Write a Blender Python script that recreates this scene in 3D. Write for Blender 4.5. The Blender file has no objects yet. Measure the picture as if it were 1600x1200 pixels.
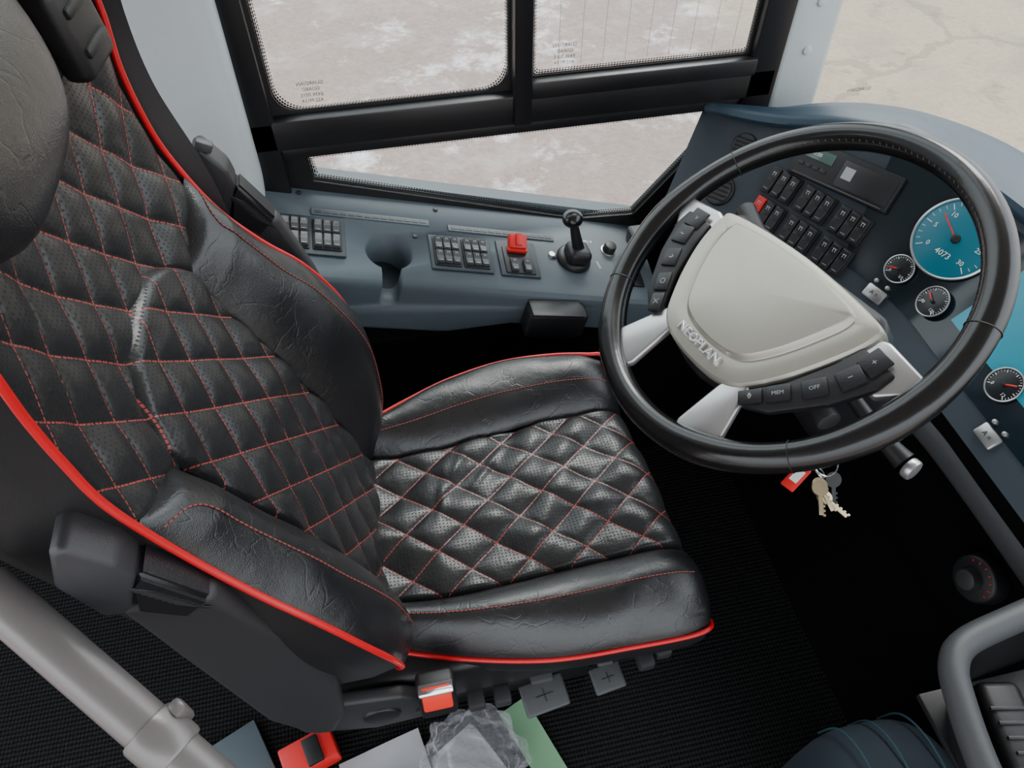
import bpy, bmesh, math, random
import numpy as np
from mathutils import Vector as V, Matrix as M
random.seed(4)
COL = bpy.context.scene.collection
pi = math.pi

# ------------------------------------------------------------------ materials
def _new(name):
    m = bpy.data.materials.new(name); m.use_nodes = True
    nt = m.node_tree; b = nt.nodes['Principled BSDF']
    return m, nt, b
def mat(name, col, rough=.5, metal=0., bs=0, bstr=.25, bd=.001, var=0., vs=12., spec=.5, emit=0., coat=0., alpha=1.):
    m, nt, b = _new(name)
    b.inputs['Base Color'].default_value = (*col, 1); b.inputs['Roughness'].default_value = rough
    b.inputs['Metallic'].default_value = metal; b.inputs['Specular IOR Level'].default_value = spec
    b.inputs['Coat Weight'].default_value = coat; b.inputs['Alpha'].default_value = alpha
    tc = nt.nodes.new('ShaderNodeTexCoord')
    if emit:
        b.inputs['Emission Color'].default_value = (*col, 1); b.inputs['Emission Strength'].default_value = emit
    nz = nt.nodes.new('ShaderNodeTexNoise'); nz.inputs['Scale'].default_value = vs; nz.inputs['Detail'].default_value = 4
    nt.links.new(tc.outputs['Object'], nz.inputs['Vector'])
    mx = nt.nodes.new('ShaderNodeMix'); mx.data_type = 'RGBA'
    k = max(var, .06)
    mx.inputs[6].default_value = (*[c*(1-k) for c in col], 1); mx.inputs[7].default_value = (*[min(1, c*(1+k)) for c in col], 1)
    nt.links.new(nz.outputs[0], mx.inputs[0]); nt.links.new(mx.outputs[2], b.inputs['Base Color'])
    if bs:
        n2 = nt.nodes.new('ShaderNodeTexNoise'); n2.inputs['Scale'].default_value = bs; n2.inputs['Detail'].default_value = 3
        nt.links.new(tc.outputs['Object'], n2.inputs['Vector'])
        bp = nt.nodes.new('ShaderNodeBump'); bp.inputs['Strength'].default_value = bstr; bp.inputs['Distance'].default_value = bd
        nt.links.new(n2.outputs[0], bp.inputs['Height']); nt.links.new(bp.outputs[0], b.inputs['Normal'])
    return m
class NT:
    def __init__(s, nt): s.nt = nt
    def m(s, op, a, b=None, c=None):
        n = s.nt.nodes.new('ShaderNodeMath'); n.operation = op
        for i, x in enumerate((a, b, c)):
            if x is None: continue
            if isinstance(x, (int, float)): n.inputs[i].default_value = x
            else: s.nt.links.new(x, n.inputs[i])
        return n.outputs[0]
    def mix(s, f, a, b):
        n = s.nt.nodes.new('ShaderNodeMix'); n.data_type = 'RGBA'
        if isinstance(f, (int, float)): n.inputs[0].default_value = f
        else: s.nt.links.new(f, n.inputs[0])
        for i, x in ((6, a), (7, b)):
            if isinstance(x, tuple): n.inputs[i].default_value = (*x, 1)
            else: s.nt.links.new(x, n.inputs[i])
        return n.outputs[2]
    def noise(s, vec, scale, detail=3, rough=.5):
        n = s.nt.nodes.new('ShaderNodeTexNoise'); n.inputs['Scale'].default_value = scale; n.inputs['Detail'].default_value = detail
        n.inputs['Roughness'].default_value = rough
        s.nt.links.new(vec, n.inputs['Vector']); return n.outputs[0]
def quilt_mat(name, dx, dy):
    m, nt, b = _new(name); k = NT(nt)
    uv = nt.nodes.new('ShaderNodeUVMap'); sp = nt.nodes.new('ShaderNodeSeparateXYZ'); nt.links.new(uv.outputs[0], sp.inputs[0])
    u, v = sp.outputs[0], sp.outputs[1]
    ud = k.m('DIVIDE', u, dx); vd = k.m('DIVIDE', v, dy)
    A = k.m('ADD', ud, vd); B = k.m('SUBTRACT', ud, vd)
    def line(X, Yc):
        w = .014
        f = k.m('ABSOLUTE', k.m('SUBTRACT', k.m('FRACT', X), .5))
        on = k.m('GREATER_THAN', f, .5-w)
        dash = k.m('LESS_THAN', k.m('FRACT', k.m('MULTIPLY', Yc, 10.)), .74)
        return k.m('MULTIPLY', on, dash)
    st = k.m('MAXIMUM', line(A, B), line(B, A))
    s = .0056
    px = k.m('SUBTRACT', k.m('FRACT', k.m('DIVIDE', u, s)), .5); py = k.m('SUBTRACT', k.m('FRACT', k.m('DIVIDE', v, s)), .5)
    r2 = k.m('ADD', k.m('MULTIPLY', px, px), k.m('MULTIPLY', py, py))
    dot = k.m('LESS_THAN', r2, .045)
    c = k.mix(dot, (.017, .017, .018), (.001, .001, .001))
    c = k.mix(st, c, (.36, .065, .055))
    nt.links.new(c, b.inputs['Base Color'])
    rg = k.m('ADD', k.m('MULTIPLY', dot, .35), .33); nt.links.new(rg, b.inputs['Roughness'])
    tc = nt.nodes.new('ShaderNodeTexCoord')
    h = k.m('SUBTRACT', k.m('MULTIPLY', k.noise(tc.outputs['Object'], 260., 3), .35), dot)
    h = k.m('ADD', h, k.m('MULTIPLY', k.noise(tc.outputs['Object'], 32., 5, .6), 3.5))
    bp = nt.nodes.new('ShaderNodeBump'); bp.inputs['Strength'].default_value = .45; bp.inputs['Distance'].default_value = .0010
    nt.links.new(h, bp.inputs['Height']); nt.links.new(bp.outputs[0], b.inputs['Normal'])
    return m
def leather_mat():
    m, nt, b = _new('smooth black leather'); k = NT(nt)
    tc = nt.nodes.new('ShaderNodeTexCoord'); o = tc.outputs['Object']
    c = k.mix(k.noise(o, 9., 4), (.008, .008, .009), (.016, .016, .018)); nt.links.new(c, b.inputs['Base Color'])
    nt.links.new(k.m('ADD', k.m('MULTIPLY', k.noise(o, 14., 5), .22), .19), b.inputs['Roughness'])
    b.inputs['Specular IOR Level'].default_value = .65
    vo = nt.nodes.new('ShaderNodeTexVoronoi'); vo.feature = 'DISTANCE_TO_EDGE'; vo.inputs['Scale'].default_value = 420.; nt.links.new(o, vo.inputs['Vector'])
    wv = nt.nodes.new('ShaderNodeTexNoise'); wv.inputs['Scale'].default_value = 16.; wv.inputs['Detail'].default_value = 3.; wv.inputs['Distortion'].default_value = .6; nt.links.new(o, wv.inputs['Vector'])
    rid = k.m('ABSOLUTE', k.m('SUBTRACT', wv.outputs[0], .5))
    h = k.m('ADD', k.m('MULTIPLY', vo.outputs['Distance'], .5), k.m('MULTIPLY', k.noise(o, 18., 5, .5), 3.4))
    h = k.m('ADD', h, k.m('MULTIPLY', k.m('MINIMUM', rid, .02), 18.))
    bp = nt.nodes.new('ShaderNodeBump'); bp.inputs['Strength'].default_value = .35; bp.inputs['Distance'].default_value = .0014
    nt.links.new(h, bp.inputs['Height']); nt.links.new(bp.outputs[0], b.inputs['Normal'])
    return m
def thread_mat():
    m, nt, b = _new('red thread'); k = NT(nt)
    uv = nt.nodes.new('ShaderNodeUVMap'); sp = nt.nodes.new('ShaderNodeSeparateXYZ'); nt.links.new(uv.outputs[0], sp.inputs[0])
    d = k.m('LESS_THAN', k.m('FRACT', k.m('DIVIDE', sp.outputs[0], .006)), .68)
    nt.links.new(k.mix(d, (.012, .012, .012), (.30, .06, .045)), b.inputs['Base Color']); b.inputs['Roughness'].default_value = .7
    return m
def carpet_mat():
    m, nt, b = _new('ribbed black carpet'); k = NT(nt)
    tc = nt.nodes.new('ShaderNodeTexCoord'); o = tc.outputs['Object']; sp = nt.nodes.new('ShaderNodeSeparateXYZ'); nt.links.new(o, sp.inputs[0])
    n = k.noise(o, 300., 2)
    w = k.m('SINE', k.m('ADD', k.m('MULTIPLY', sp.outputs[1], 2*pi/.009), k.m('MULTIPLY', n, 2.5)))
    w2 = k.m('SINE', k.m('MULTIPLY', sp.outputs[0], 2*pi/.007))
    h = k.m('ADD', w, k.m('MULTIPLY', w2, .45))
    f = k.m('MULTIPLY', k.m('ADD', h, 1.4), .36)
    c = k.mix(f, (.0012, .0012, .0012), (.017, .017, .018)); c = k.mix(k.m('GREATER_THAN', k.noise(o, 500., 1), .70), c, (.05, .05, .05))
    nt.links.new(c, b.inputs['Base Color']); b.inputs['Roughness'].default_value = .95; b.inputs['Specular IOR Level'].default_value = .1
    bp = nt.nodes.new('ShaderNodeBump'); bp.inputs['Strength'].default_value = .6; bp.inputs['Distance'].default_value = .003
    nt.links.new(h, bp.inputs['Height']); nt.links.new(bp.outputs[0], b.inputs['Normal'])
    return m
def ground_mat():
    m, nt, b = _new('wet frosted yard surface'); k = NT(nt)
    tc = nt.nodes.new('ShaderNodeTexCoord'); o = tc.outputs['Object']; sp = nt.nodes.new('ShaderNodeSeparateXYZ'); nt.links.new(o, sp.inputs[0])
    big = k.noise(o, .9, 6, .6); fine = k.noise(o, 26., 5, .7); pat = k.noise(o, 1.3, 9, .78); mid = k.noise(o, 3.1, 6, .7)
    asph = k.mix(fine, (.16, .11, .09), (.38, .29, .26))
    asph = k.mix(k.m('MULTIPLY', k.m('SUBTRACT', mid, .5), 4.), asph, (.38, .325, .30))
    asph.node.clamp_factor = True
    asph = k.mix(k.m('MULTIPLY', k.m('SUBTRACT', pat, .535), 7.), asph, (.76, .74, .75))
    asph.node.clamp_factor = True
    conc = k.mix(fine, (.23, .175, .115), (.44, .36, .26))
    conc = k.mix(k.m('MULTIPLY', k.m('SUBTRACT', big, .50), 6.), conc, (.24, .20, .15))
    conc = k.mix(k.m('MULTIPLY', k.m('SUBTRACT', mid, .56), 8.), conc, (.20, .165, .12))
    vo = nt.nodes.new('ShaderNodeTexVoronoi'); vo.feature = 'DISTANCE_TO_EDGE'; vo.inputs['Scale'].default_value = .38
    ad = nt.nodes.new('ShaderNodeVectorMath'); ad.operation = 'ADD'; nn = nt.nodes.new('ShaderNodeTexNoise'); nn.inputs['Scale'].default_value = 2.5; nn.inputs['Detail'].default_value = 6; nt.links.new(o, nn.inputs['Vector'])
    sc = nt.nodes.new('ShaderNodeVectorMath'); sc.operation = 'SCALE'; sc.inputs[3].default_value = .5; nt.links.new(nn.outputs[1], sc.inputs[0]); nt.links.new(o, ad.inputs[0]); nt.links.new(sc.outputs[0], ad.inputs[1]); nt.links.new(ad.outputs[0], vo.inputs['Vector'])
    ck = k.m('MULTIPLY', k.m('LESS_THAN', vo.outputs['Distance'], .010), .45)
    conc = k.mix(ck, conc, (.14, .12, .09))
    edge = k.m('ADD', sp.outputs[0], k.m('MULTIPLY', k.noise(o, 1.3, 4), .8))
    c = k.mix(k.m('MULTIPLY', k.m('SUBTRACT', edge, 2.9), 2.), asph, conc)
    nt.links.new(c, b.inputs['Base Color']); b.inputs['Roughness'].default_value = .75
    bp = nt.nodes.new('ShaderNodeBump'); bp.inputs['Strength'].default_value = .8; bp.inputs['Distance'].default_value = .02
    nt.links.new(fine, bp.inputs['Height']); nt.links.new(bp.outputs[0], b.inputs['Normal'])
    return m
def glass_mat(name='window glass'):
    m = bpy.data.materials.new(name); m.use_nodes = True; nt = m.node_tree; nt.nodes.clear()
    o = nt.nodes.new('ShaderNodeOutputMaterial'); mx = nt.nodes.new('ShaderNodeMixShader'); t = nt.nodes.new('ShaderNodeBsdfTransparent'); g = nt.nodes.new('ShaderNodeBsdfGlossy')
    t.inputs[0].default_value = (.95, .97, .96, 1); g.inputs['Roughness'].default_value = .03; mx.inputs[0].default_value = .04
    nt.links.new(t.outputs[0], mx.inputs[1]); nt.links.new(g.outputs[0], mx.inputs[2]); nt.links.new(mx.outputs[0], o.inputs[0]); return m
def film_mat():
    m = bpy.data.materials.new('crumpled clear plastic film'); m.use_nodes = True; nt = m.node_tree; nt.nodes.clear(); k = NT(nt)
    o = nt.nodes.new('ShaderNodeOutputMaterial'); mx = nt.nodes.new('ShaderNodeMixShader'); t = nt.nodes.new('ShaderNodeBsdfTransparent'); g = nt.nodes.new('ShaderNodeBsdfPrincipled')
    g.inputs['Base Color'].default_value = (.55, .55, .58, 1); g.inputs['Roughness'].default_value = .1
    lw = nt.nodes.new('ShaderNodeLayerWeight'); lw.inputs[0].default_value = .45; tc = nt.nodes.new('ShaderNodeTexCoord')
    bp = nt.nodes.new('ShaderNodeBump'); bp.inputs['Strength'].default_value = 1.; bp.inputs['Distance'].default_value = .012
    nt.links.new(k.noise(tc.outputs['Object'], 38., 3), bp.inputs['Height']); nt.links.new(bp.outputs[0], g.inputs['Normal']); nt.links.new(bp.outputs[0], lw.inputs['Normal'])
    nt.links.new(k.m('ADD', k.m('MULTIPLY', lw.outputs['Facing'], .55), .10), mx.inputs[0])
    nt.links.new(t.outputs[0], mx.inputs[1]); nt.links.new(g.outputs[0], mx.inputs[2]); nt.links.new(mx.outputs[0], o.inputs[0]); return m
def frit_mat():
    m = bpy.data.materials.new('dotted ceramic frit'); m.use_nodes = True; nt = m.node_tree; nt.nodes.clear(); k = NT(nt)
    o = nt.nodes.new('ShaderNodeOutputMaterial'); mx = nt.nodes.new('ShaderNodeMixShader'); t = nt.nodes.new('ShaderNodeBsdfTransparent'); g = nt.nodes.new('ShaderNodeBsdfPrincipled')
    g.inputs['Base Color'].default_value = (.01, .01, .01, 1)
    uv = nt.nodes.new('ShaderNodeUVMap'); sp = nt.nodes.new('ShaderNodeSeparateXYZ'); nt.links.new(uv.outputs[0], sp.inputs[0])
    s = .0052
    row = k.m('DIVIDE', sp.outputs[1], s*.87); off = k.m('MULTIPLY', k.m('MODULO', k.m('ADD', k.m('FLOOR', row), 40.), 2.), .5)
    px = k.m('SUBTRACT', k.m('FRACT', k.m('ADD', k.m('DIVIDE', sp.outputs[0], s), off)), .5)
    py = k.m('SUBTRACT', k.m('FRACT', row), .5)
    r = k.m('SQRT', k.m('ADD', k.m('MULTIPLY', px, px), k.m('MULTIPLY', py, py)))
    lim = k.m('ADD', .27, k.m('MULTIPLY', sp.outputs[1], 26.))
    nt.links.new(k.m('LESS_THAN', r, lim), mx.inputs[0]); nt.links.new(t.outputs[0], mx.inputs[1]); nt.links.new(g.outputs[0], mx.inputs[2]); nt.links.new(mx.outputs[0], o.inputs[0]); return m

LEA = leather_mat(); QC = quilt_mat('quilted perforated leather', .088, .072); THR = thread_mat()
RED = mat('red vinyl piping', (.60, .006, .012), .38, bs=300, coat=.2)
BLK = mat('black moulded plastic', (.009, .009, .010), .45, bs=900, bstr=.3, bd=.0006)
BLK2 = mat('dark grey plastic', (.024, .024, .026), .48, bs=700, bstr=.4, bd=.0008)
GRY = mat('mid grey plastic', (.055, .058, .062), .5, bs=700)
RIMM = mat('polished black leather rim', (.007, .007, .007), .24, bs=120, bstr=.12, var=.3, coat=.2)
SIL = mat('champagne silver paint', (.45, .43, .37), .36, .5, bs=900, bstr=.2, bd=.0004)
SIL2 = mat('bright satin silver', (.55, .55, .55), .28, .8)
CHR = mat('chrome', (.95, .95, .95), .12, .9)
BLU = mat('blue grey textured dashboard plastic', (.024, .035, .047), .5, bs=1400, bstr=.45, bd=.0006, var=.1, vs=4)
BLU2 = mat('blue grey console plastic', (.074, .096, .112), .5, bs=1400, bstr=.5, bd=.0006, var=.1, vs=4)
BLU3 = mat('blue hood plastic', (.024, .050, .075), .42, bs=1400, bstr=.35, bd=.0006, var=.1, vs=4)
SWB = mat('switch black', (.012, .012, .014), .38, bs=500)
SWG = mat('dark grey switch rocker', (.030, .033, .037), .35, bs=500)
WHT = mat('printed white', (.75, .76, .76), .6)
GMK = mat('printed grey', (.35, .36, .37), .6)
DMK = mat('printed dim grey', (.12, .12, .12), .6)
REDP = mat('red plastic', (.65, .02, .02), .4)
REDB = mat('bright red buckle button', (.80, .035, .02), .4)
PIL = mat('pale grey grained trim', (.53, .58, .585), .55, bs=500, bstr=.5, bd=.001)
FRM = mat('black painted window frame', (.009, .009, .010), .35)
WALLD = mat('dark lower wall lining', (.003, .003, .0035), .95, bs=200, spec=.05)
CEI = mat('light grey headliner', (.45, .46, .46), .9, bs=300)
CYA = mat('cyan lit display', (.010, .17, .24), .25, emit=.5)
GRNL = mat('green indicator', (.05, .8, .3), .4, emit=1.)
POLE = mat('painted grey metal tube', (.20, .185, .18), .33, .35, bs=300, bstr=.1)
KEYM = mat('key brass', (.50, .42, .27), .3, .9)
NAVY = mat('navy seat fabric', (.010, .019, .030), .85, bs=500, bstr=.6)
TEAL = mat('teal piping', (.010, .045, .065), .7)
GREEN = mat('pale green card', (.35, .62, .38), .7)
PAPER = mat('white paper', (.66, .66, .68), .8, var=.15)
LCD = mat('dim lcd', (.06, .10, .085), .2, emit=.25)
PLB = film_mat()
GLS = glass_mat(); FRT = frit_mat(); CARP = carpet_mat(); GND = ground_mat()

# ------------------------------------------------------------------ object helpers
def empty(name, loc, label=None, cat=None, kind=None, group=None):
    o = bpy.data.objects.new(name, None); o.empty_display_size = .05; o.location = loc; COL.objects.link(o)
    if label: o['label'] = label
    if cat: o['category'] = cat
    if group: o['group'] = group
    return o
def setpar(o, parent):
    o.parent = parent
    # parts are modelled in world space: empties carry an offset, mesh parents do not
    if parent.type == 'EMPTY': o.matrix_parent_inverse = M.Translation(-V(parent.location))
def add(name, me, parent=None, label=None, cat=None, kind=None, smooth=True):
    o = bpy.data.objects.new(name, me); COL.objects.link(o)
    if parent is not None: setpar(o, parent)
    if label: o['label'] = label
    if cat: o['category'] = cat
    if kind: o['kind'] = kind
    return o
def fin(bm, name, mt, smooth=True, X=None, ang=40):
    if X is not None: bmesh.ops.transform(bm, matrix=X, verts=bm.verts)
    bmesh.ops.recalc_face_normals(bm, faces=bm.faces)
    for f in bm.faces: f.smooth = smooth
    if smooth:
        for e in bm.edges:
            if len(e.link_faces) == 2 and e.calc_face_angle(0) > math.radians(ang): e.smooth = False
    me = bpy.data.meshes.new(name); bm.to_mesh(me); bm.free()
    for x in (mt if isinstance(mt, (list, tuple)) else [mt]): me.materials.append(x)
    return me
def T(x, y, z): return M.Translation((x, y, z))
def frame(O, a, b):
    a = V(a).normalized(); b = V(b); b = (b-a*a.dot(b)).normalized(); n = a.cross(b)
    X = M.Identity(4)
    for i in range(3): X[i][0] = a[i]; X[i][1] = b[i]; X[i][2] = n[i]; X[i][3] = O[i]
    return X
def bx(bm, sx, sy, sz, X=None, bev=.0, seg=2, mi=0, taper=1.):
    r = bmesh.ops.create_cube(bm, size=1)
    vs = r['verts']
    for v in vs:
        k = taper if v.co.z > 0 else 1.
        v.co = V((v.co.x*sx*k, v.co.y*sy*k, v.co.z*sz))
    fs = set(f for v in vs for f in v.link_faces)
    if bev > 0:
        es = list(set(e for v in vs for e in v.link_edges))
        rr = bmesh.ops.bevel(bm, geom=es, offset=bev, segments=seg, affect='EDGES', profile=.5)
        fs = set(rr['faces']) | set(f for f in fs if f.is_valid)
        vs = list(set(v for f in fs for v in f.verts))
    for f in fs: f.material_index = mi
    if X is not None: bmesh.ops.transform(bm, matrix=X, verts=vs)
def cy(bm, r1, r2, h, X=None, n=32, mi=0, bev=0):
    r = bmesh.ops.create_cone(bm, cap_ends=True, segments=n, radius1=r1, radius2=r2, depth=h)
    vs = r['verts']; fs = set(f for v in vs for f in v.link_faces)
    if bev > 0:
        es = [e for e in set(e for v in vs for e in v.link_edges) if len(e.link_faces) == 2 and e.calc_face_angle(0) > .9]
        rr = bmesh.ops.bevel(bm, geom=es, offset=bev, segments=2, affect='EDGES', profile=.5)
        fs = set(rr['faces']) | set(f for f in fs if f.is_valid); vs = list(set(v for f in fs for v in f.verts))
    for f in fs: f.material_index = mi
    if X is not None: bmesh.ops.transform(bm, matrix=X, verts=vs)
def box(name, sx, sy, sz, X, mt, parent=None, bev=.002, seg=2, **k):
    bm = bmesh.new(); bx(bm, sx, sy, sz, None, bev, seg); return add(name, fin(bm, name, mt, X=X), parent, **k)
def cyl(name, r1, r2, h, X, mt, parent=None, bev=.001, n=32, **k):
    bm = bmesh.new(); cy(bm, r1, r2, h, None, n, 0, bev); return add(name, fin(bm, name, mt, X=X), parent, **k)
def catmull(P, n=8, closed=False):
    P = [V(p) for p in P]; out = []; N = len(P)
    for i in range(N if closed else N-1):
        if closed: a, b, c, d = P[i-1], P[i], P[(i+1) % N], P[(i+2) % N]
        else: a, b, c, d = P[max(i-1, 0)], P[i], P[i+1], P[min(i+2, N-1)]
        for j in range(n):
            t = j/n
            out.append(.5*((2*b)+(c-a)*t+(2*a-5*b+4*c-d)*t*t+(3*b-a-3*c+d)*t*t*t))
    if not closed: out.append(P[-1])
    return out
def sm(xs, ys):
    c = catmull([(x, y, 0) for x, y in zip(xs, ys)], 10); X = [p.x for p in c]; Y = [p.y for p in c]
    return lambda q: float(np.interp(q, X, Y))
def sweep(name, P, r, mt, parent=None, n=10, closed=False, sm_=6, flat=1., rf=None, up=None, **k):
    P = catmull(P, sm_, closed) if sm_ > 1 else [V(p) for p in P]; N = len(P); bm = bmesh.new(); uvl = bm.loops.layers.uv.new('UVMap')
    rings = []; L = [0.]
    for i in range(1, N): L.append(L[-1]+(P[i]-P[i-1]).length)
    tot = L[-1]
    prev = None
    for i in range(N):
        t = (P[(i+1) % N]-P[i-1]) if closed else (P[min(i+1, N-1)]-P[max(i-1, 0)]); t.normalize()
        if up is not None: a = V(up)
        elif prev is None: a = V((0, 0, 1)) if abs(t.z) < .9 else V((1, 0, 0))
        else: a = prev
        a = (a-t*a.dot(t)).normalized(); prev = a; b = t.cross(a)
        rr = r*(rf(i/(N-1)) if rf else 1)
        rings.append([bm.verts.new(P[i]+a*math.cos(2*pi*j/n)*rr*flat+b*math.sin(2*pi*j/n)*rr) for j in range(n)])
    M_ = N if closed else N-1
    for i in range(M_):
        A, B = rings[i], rings[(i+1) % N]
        for j in range(n):
            f = bm.faces.new((A[j], A[(j+1) % n], B[(j+1) % n], B[j]))
            l0 = L[i]; l1 = L[i+1] if i+1 < N else tot+(P[0]-P[-1]).length
            for lp, uvv in zip(f.loops, ((l0, j/n), (l0, (j+1)/n), (l1, (j+1)/n), (l1, j/n))): lp[uvl].uv = uvv
    if not closed:
        bm.faces.new(rings[0][::-1]); bm.faces.new(rings[-1])
    return add(name, fin(bm, name, mt), parent, **k)
def grid_bm(bm, fn, nu, nv, uvfn=None, mi=0, flip=False):
    uvl = bm.loops.layers.uv.get('UVMap') or bm.loops.layers.uv.new('UVMap')
    vs = [[bm.verts.new(fn(i/nu, j/nv)) for j in range(nv+1)] for i in range(nu+1)]
    for i in range(nu):
        for j in range(nv):
            q = [(i, j), (i+1, j), (i+1, j+1), (i, j+1)]
            f = bm.faces.new([vs[a][b] for a, b in q]); f.material_index = mi
            if uvfn:
                for lp, (a, b) in zip(f.loops, q): lp[uvl].uv = uvfn(a/nu, b/nv)
    return vs
def patch(name, fn, nu, nv, mt, parent=None, uvfn=None, ang=70, **k):
    bm = bmesh.new(); grid_bm(bm, fn, nu, nv, uvfn); return add(name, fin(bm, name, mt, ang=ang), parent, **k)
def prism(name, poly, d, X, mt, parent=None, bev=.0, seg=2, **k):
    """poly in local xy, extruded along +z by d"""
    bm = bmesh.new(); f = bm.faces.new([bm.verts.new((x, y, 0)) for x, y in poly])
    r = bmesh.ops.extrude_face_region(bm, geom=[f]); vs = [g for g in r['geom'] if isinstance(g, bmesh.types.BMVert)]
    bmesh.ops.translate(bm, verts=vs, vec=(0, 0, d)); bmesh.ops.recalc_face_normals(bm, faces=bm.faces)
    if bev > 0: bmesh.ops.bevel(bm, geom=[e for e in bm.edges], offset=bev, segments=seg, affect='EDGES', profile=.5)
    return add(name, fin(bm, name, mt, X=X, ang=35), parent, **k)
def text(name, s, size, X, mt, parent=None, ext=.0003, bev=0, **k):
    cu = bpy.data.curves.new(name, 'FONT'); cu.body = s; cu.size = size; cu.extrude = ext; cu.bevel_depth = bev; cu.align_x = 'CENTER'; cu.align_y = 'CENTER'; cu.resolution_u = 2
    o = bpy.data.objects.new(name, cu); COL.objects.link(o); bpy.context.view_layer.update()
    me = bpy.data.meshes.new_from_object(o.evaluated_get(bpy.context.evaluated_depsgraph_get())); bpy.data.objects.remove(o)
    me.transform(X); me.materials.clear(); me.materials.append(mt); return add(name, me, parent, **k)
def rz(a): return M.Rotation(a, 4, 'Z')
def rx(a): return M.Rotation(a, 4, 'X')
def ry(a): return M.Rotation(a, 4, 'Y')

# ------------------------------------------------------------------ camera
cd = bpy.data.cameras.new('camera'); cam = bpy.data.objects.new('camera', cd); COL.objects.link(cam)
cam.location = (0, 0, 1.55); cam.rotation_euler = (math.radians(40), 0, math.radians(-12)); cd.lens = 25.875; cd.sensor_width = 36; cd.clip_start = .01
bpy.context.scene.camera = cam

# ------------------------------------------------------------------ seat
seat = empty('driver_seat', (.1, .59, 0), 'black quilted leather driver seat with red stitching and red piping', 'seat')
P0 = V((-.09, .59, .54)); E2 = V((-.342, 0, .94)); NB = V((.94, 0, .342)); E1 = V((0, 1, 0))
def BR(p, q, h): return P0+E1*p+E2*q+NB*h
qs = [-.03, .02, .07, .15, .22, .30, .37, .45, .54, .60, .65, .70, .80, .93]
Wp = sm(qs, [.195, .225, .247, .268, .275, .270, .258, .247, .243, .239, .238, .24, .235, .19])
Hp = sm(qs, [.0, .02, .05, .075, .08, .07, .05, .036, .037, .05, .067, .09, .125, .15])
Hc = sm([-.03, .0, .15, .3, .45, .55, .65, .75, .93], [0, 0, .012, .012, .004, .012, .034, .06, .10])
ps = sm([-.03, .1, .3, .45, .6], [.118, .12, .127, .135, .14])
DX, DY = .088, .072
def puff(u, v):
    A = u/DX+v/DY; B = u/DX-v/DY
    return (abs(math.sin(pi*A))*abs(math.sin(pi*B)))**.5
def wr(x, y, s=1.):
    return .0022*s*(math.sin(31*x+17*y+2*math.sin(23*y))+math.sin(47*y-29*x+3*math.sin(13*x)))*.5
def qT(x): return .46+.07*(1-abs(x)**3)
def lowmap(a, b):
    x = 2*a-1; q = -.03+b*(qT(x)+.03); return x*ps(q), q
def low(a, b):
    x = 2*a-1; p, q = lowmap(a, b)
    h = Hc(q)+.006+.0070*puff(q, p)*min(1, (1-b)/.08)+.006*math.exp(-((1-b)/.10)**2)+wr(p, q)
    e = max(0, (abs(x)-.94)/.06); h -= .012*e*e
    e = max(0, (b-.965)/.035); h -= .022*e*e
    return BR(p, q, h)
patch('lumbar_panel', low, 110, 220, QC, seat, lambda a, b: (lowmap(a, b)[1], lowmap(a, b)[0]), label='quilted perforated leather lower back panel')
def upmap(a, b):
    x = 2*a-1; pb = abs(x)*.245
    qb = (.46+.07*(1-(pb/.135)**3)) if pb < .135 else .46+(pb-.135)/.11*.052
    qb -= .035
    q = qb+b*(.93-qb); return x, x*Wp(q), q
def upp(a, b):
    x, p, q = upmap(a, b)
    h = Hc(q)+(Hp(q)-Hc(q))*abs(x)**2.2+.0075*puff(q, p)*(1-abs(x)**12)+wr(p, q)-.002
    e = max(0, (abs(x)-.95)/.05); h -= .010*e*e
    if b < .07: h -= .012*(1-b/.07)**1.5
    return BR(p, q, h)
patch('upper_back_panel', upp, 190, 180, QC, seat, lambda a, b: (upmap(a, b)[2], upmap(a, b)[1]), label='quilted perforated leather upper back panel')
def bols(sd):
    def f(s, b):
        qs_ = -.03+b*.482; qp = -.03+b*.536
        p = ps(qs_)*(1-s)+Wp(qp)*s; q = qs_*(1-s)+qp*s
        h0 = Hc(qs_)-.006; h1 = Hp(qp)
        tp = min(1, (1-b)/.10)**.5*min(1, b/.06+.15)**.5
        h = h0+(h1-h0)*math.sin(pi/2*s)**.75+(.026*math.sin(pi*s)**.8)*tp+wr(p*sd, q, .8)
        e = max(0, (b-.97)/.03); h -= .012*e*e*math.sin(pi*s)
        return BR(sd*p, q, h)
    return f
for sd in (1, -1):
    f = bols(sd)
    patch('back_bolster', f, 36, 130, LEA, seat, label='smooth black leather side bolster')
    sweep('stitching', [f(.62, t/30)+NB*.0006 for t in range(1, 29)]+[f(.70, .955)+NB*.0006, f(.80, .962)+NB*.0006, f(.93, .965)+NB*.0006], .0008, THR, seat, n=6, sm_=3)
    sweep('piping', [BR(sd*(Wp(q)+.002), q, Hp(q)) for q in [-.03+i*.96/48 for i in range(49)]], .0036, RED, seat, n=10, sm_=3, label='red vinyl piping')
def shell(a, b):
    q = -.05+b*.985; W = Wp(q); H = Hp(q)
    c = [(1, H-.002), (1.01, H-.04), (.97, H-.12), (.75, -.11), (0, -.13), (-.75, -.11), (-.97, H-.12), (-1.01, H-.04), (-1, H-.002)]
    t = a*8; i = min(int(t), 7); s = t-i; x = c[i][0]*(1-s)+c[i+1][0]*s; h = c[i][1]*(1-s)+c[i+1][1]*s
    return BR(x*W, q, h)
patch('backrest_shell', shell, 48, 40, BLK, seat, label='black rear shell of the backrest')
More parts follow.
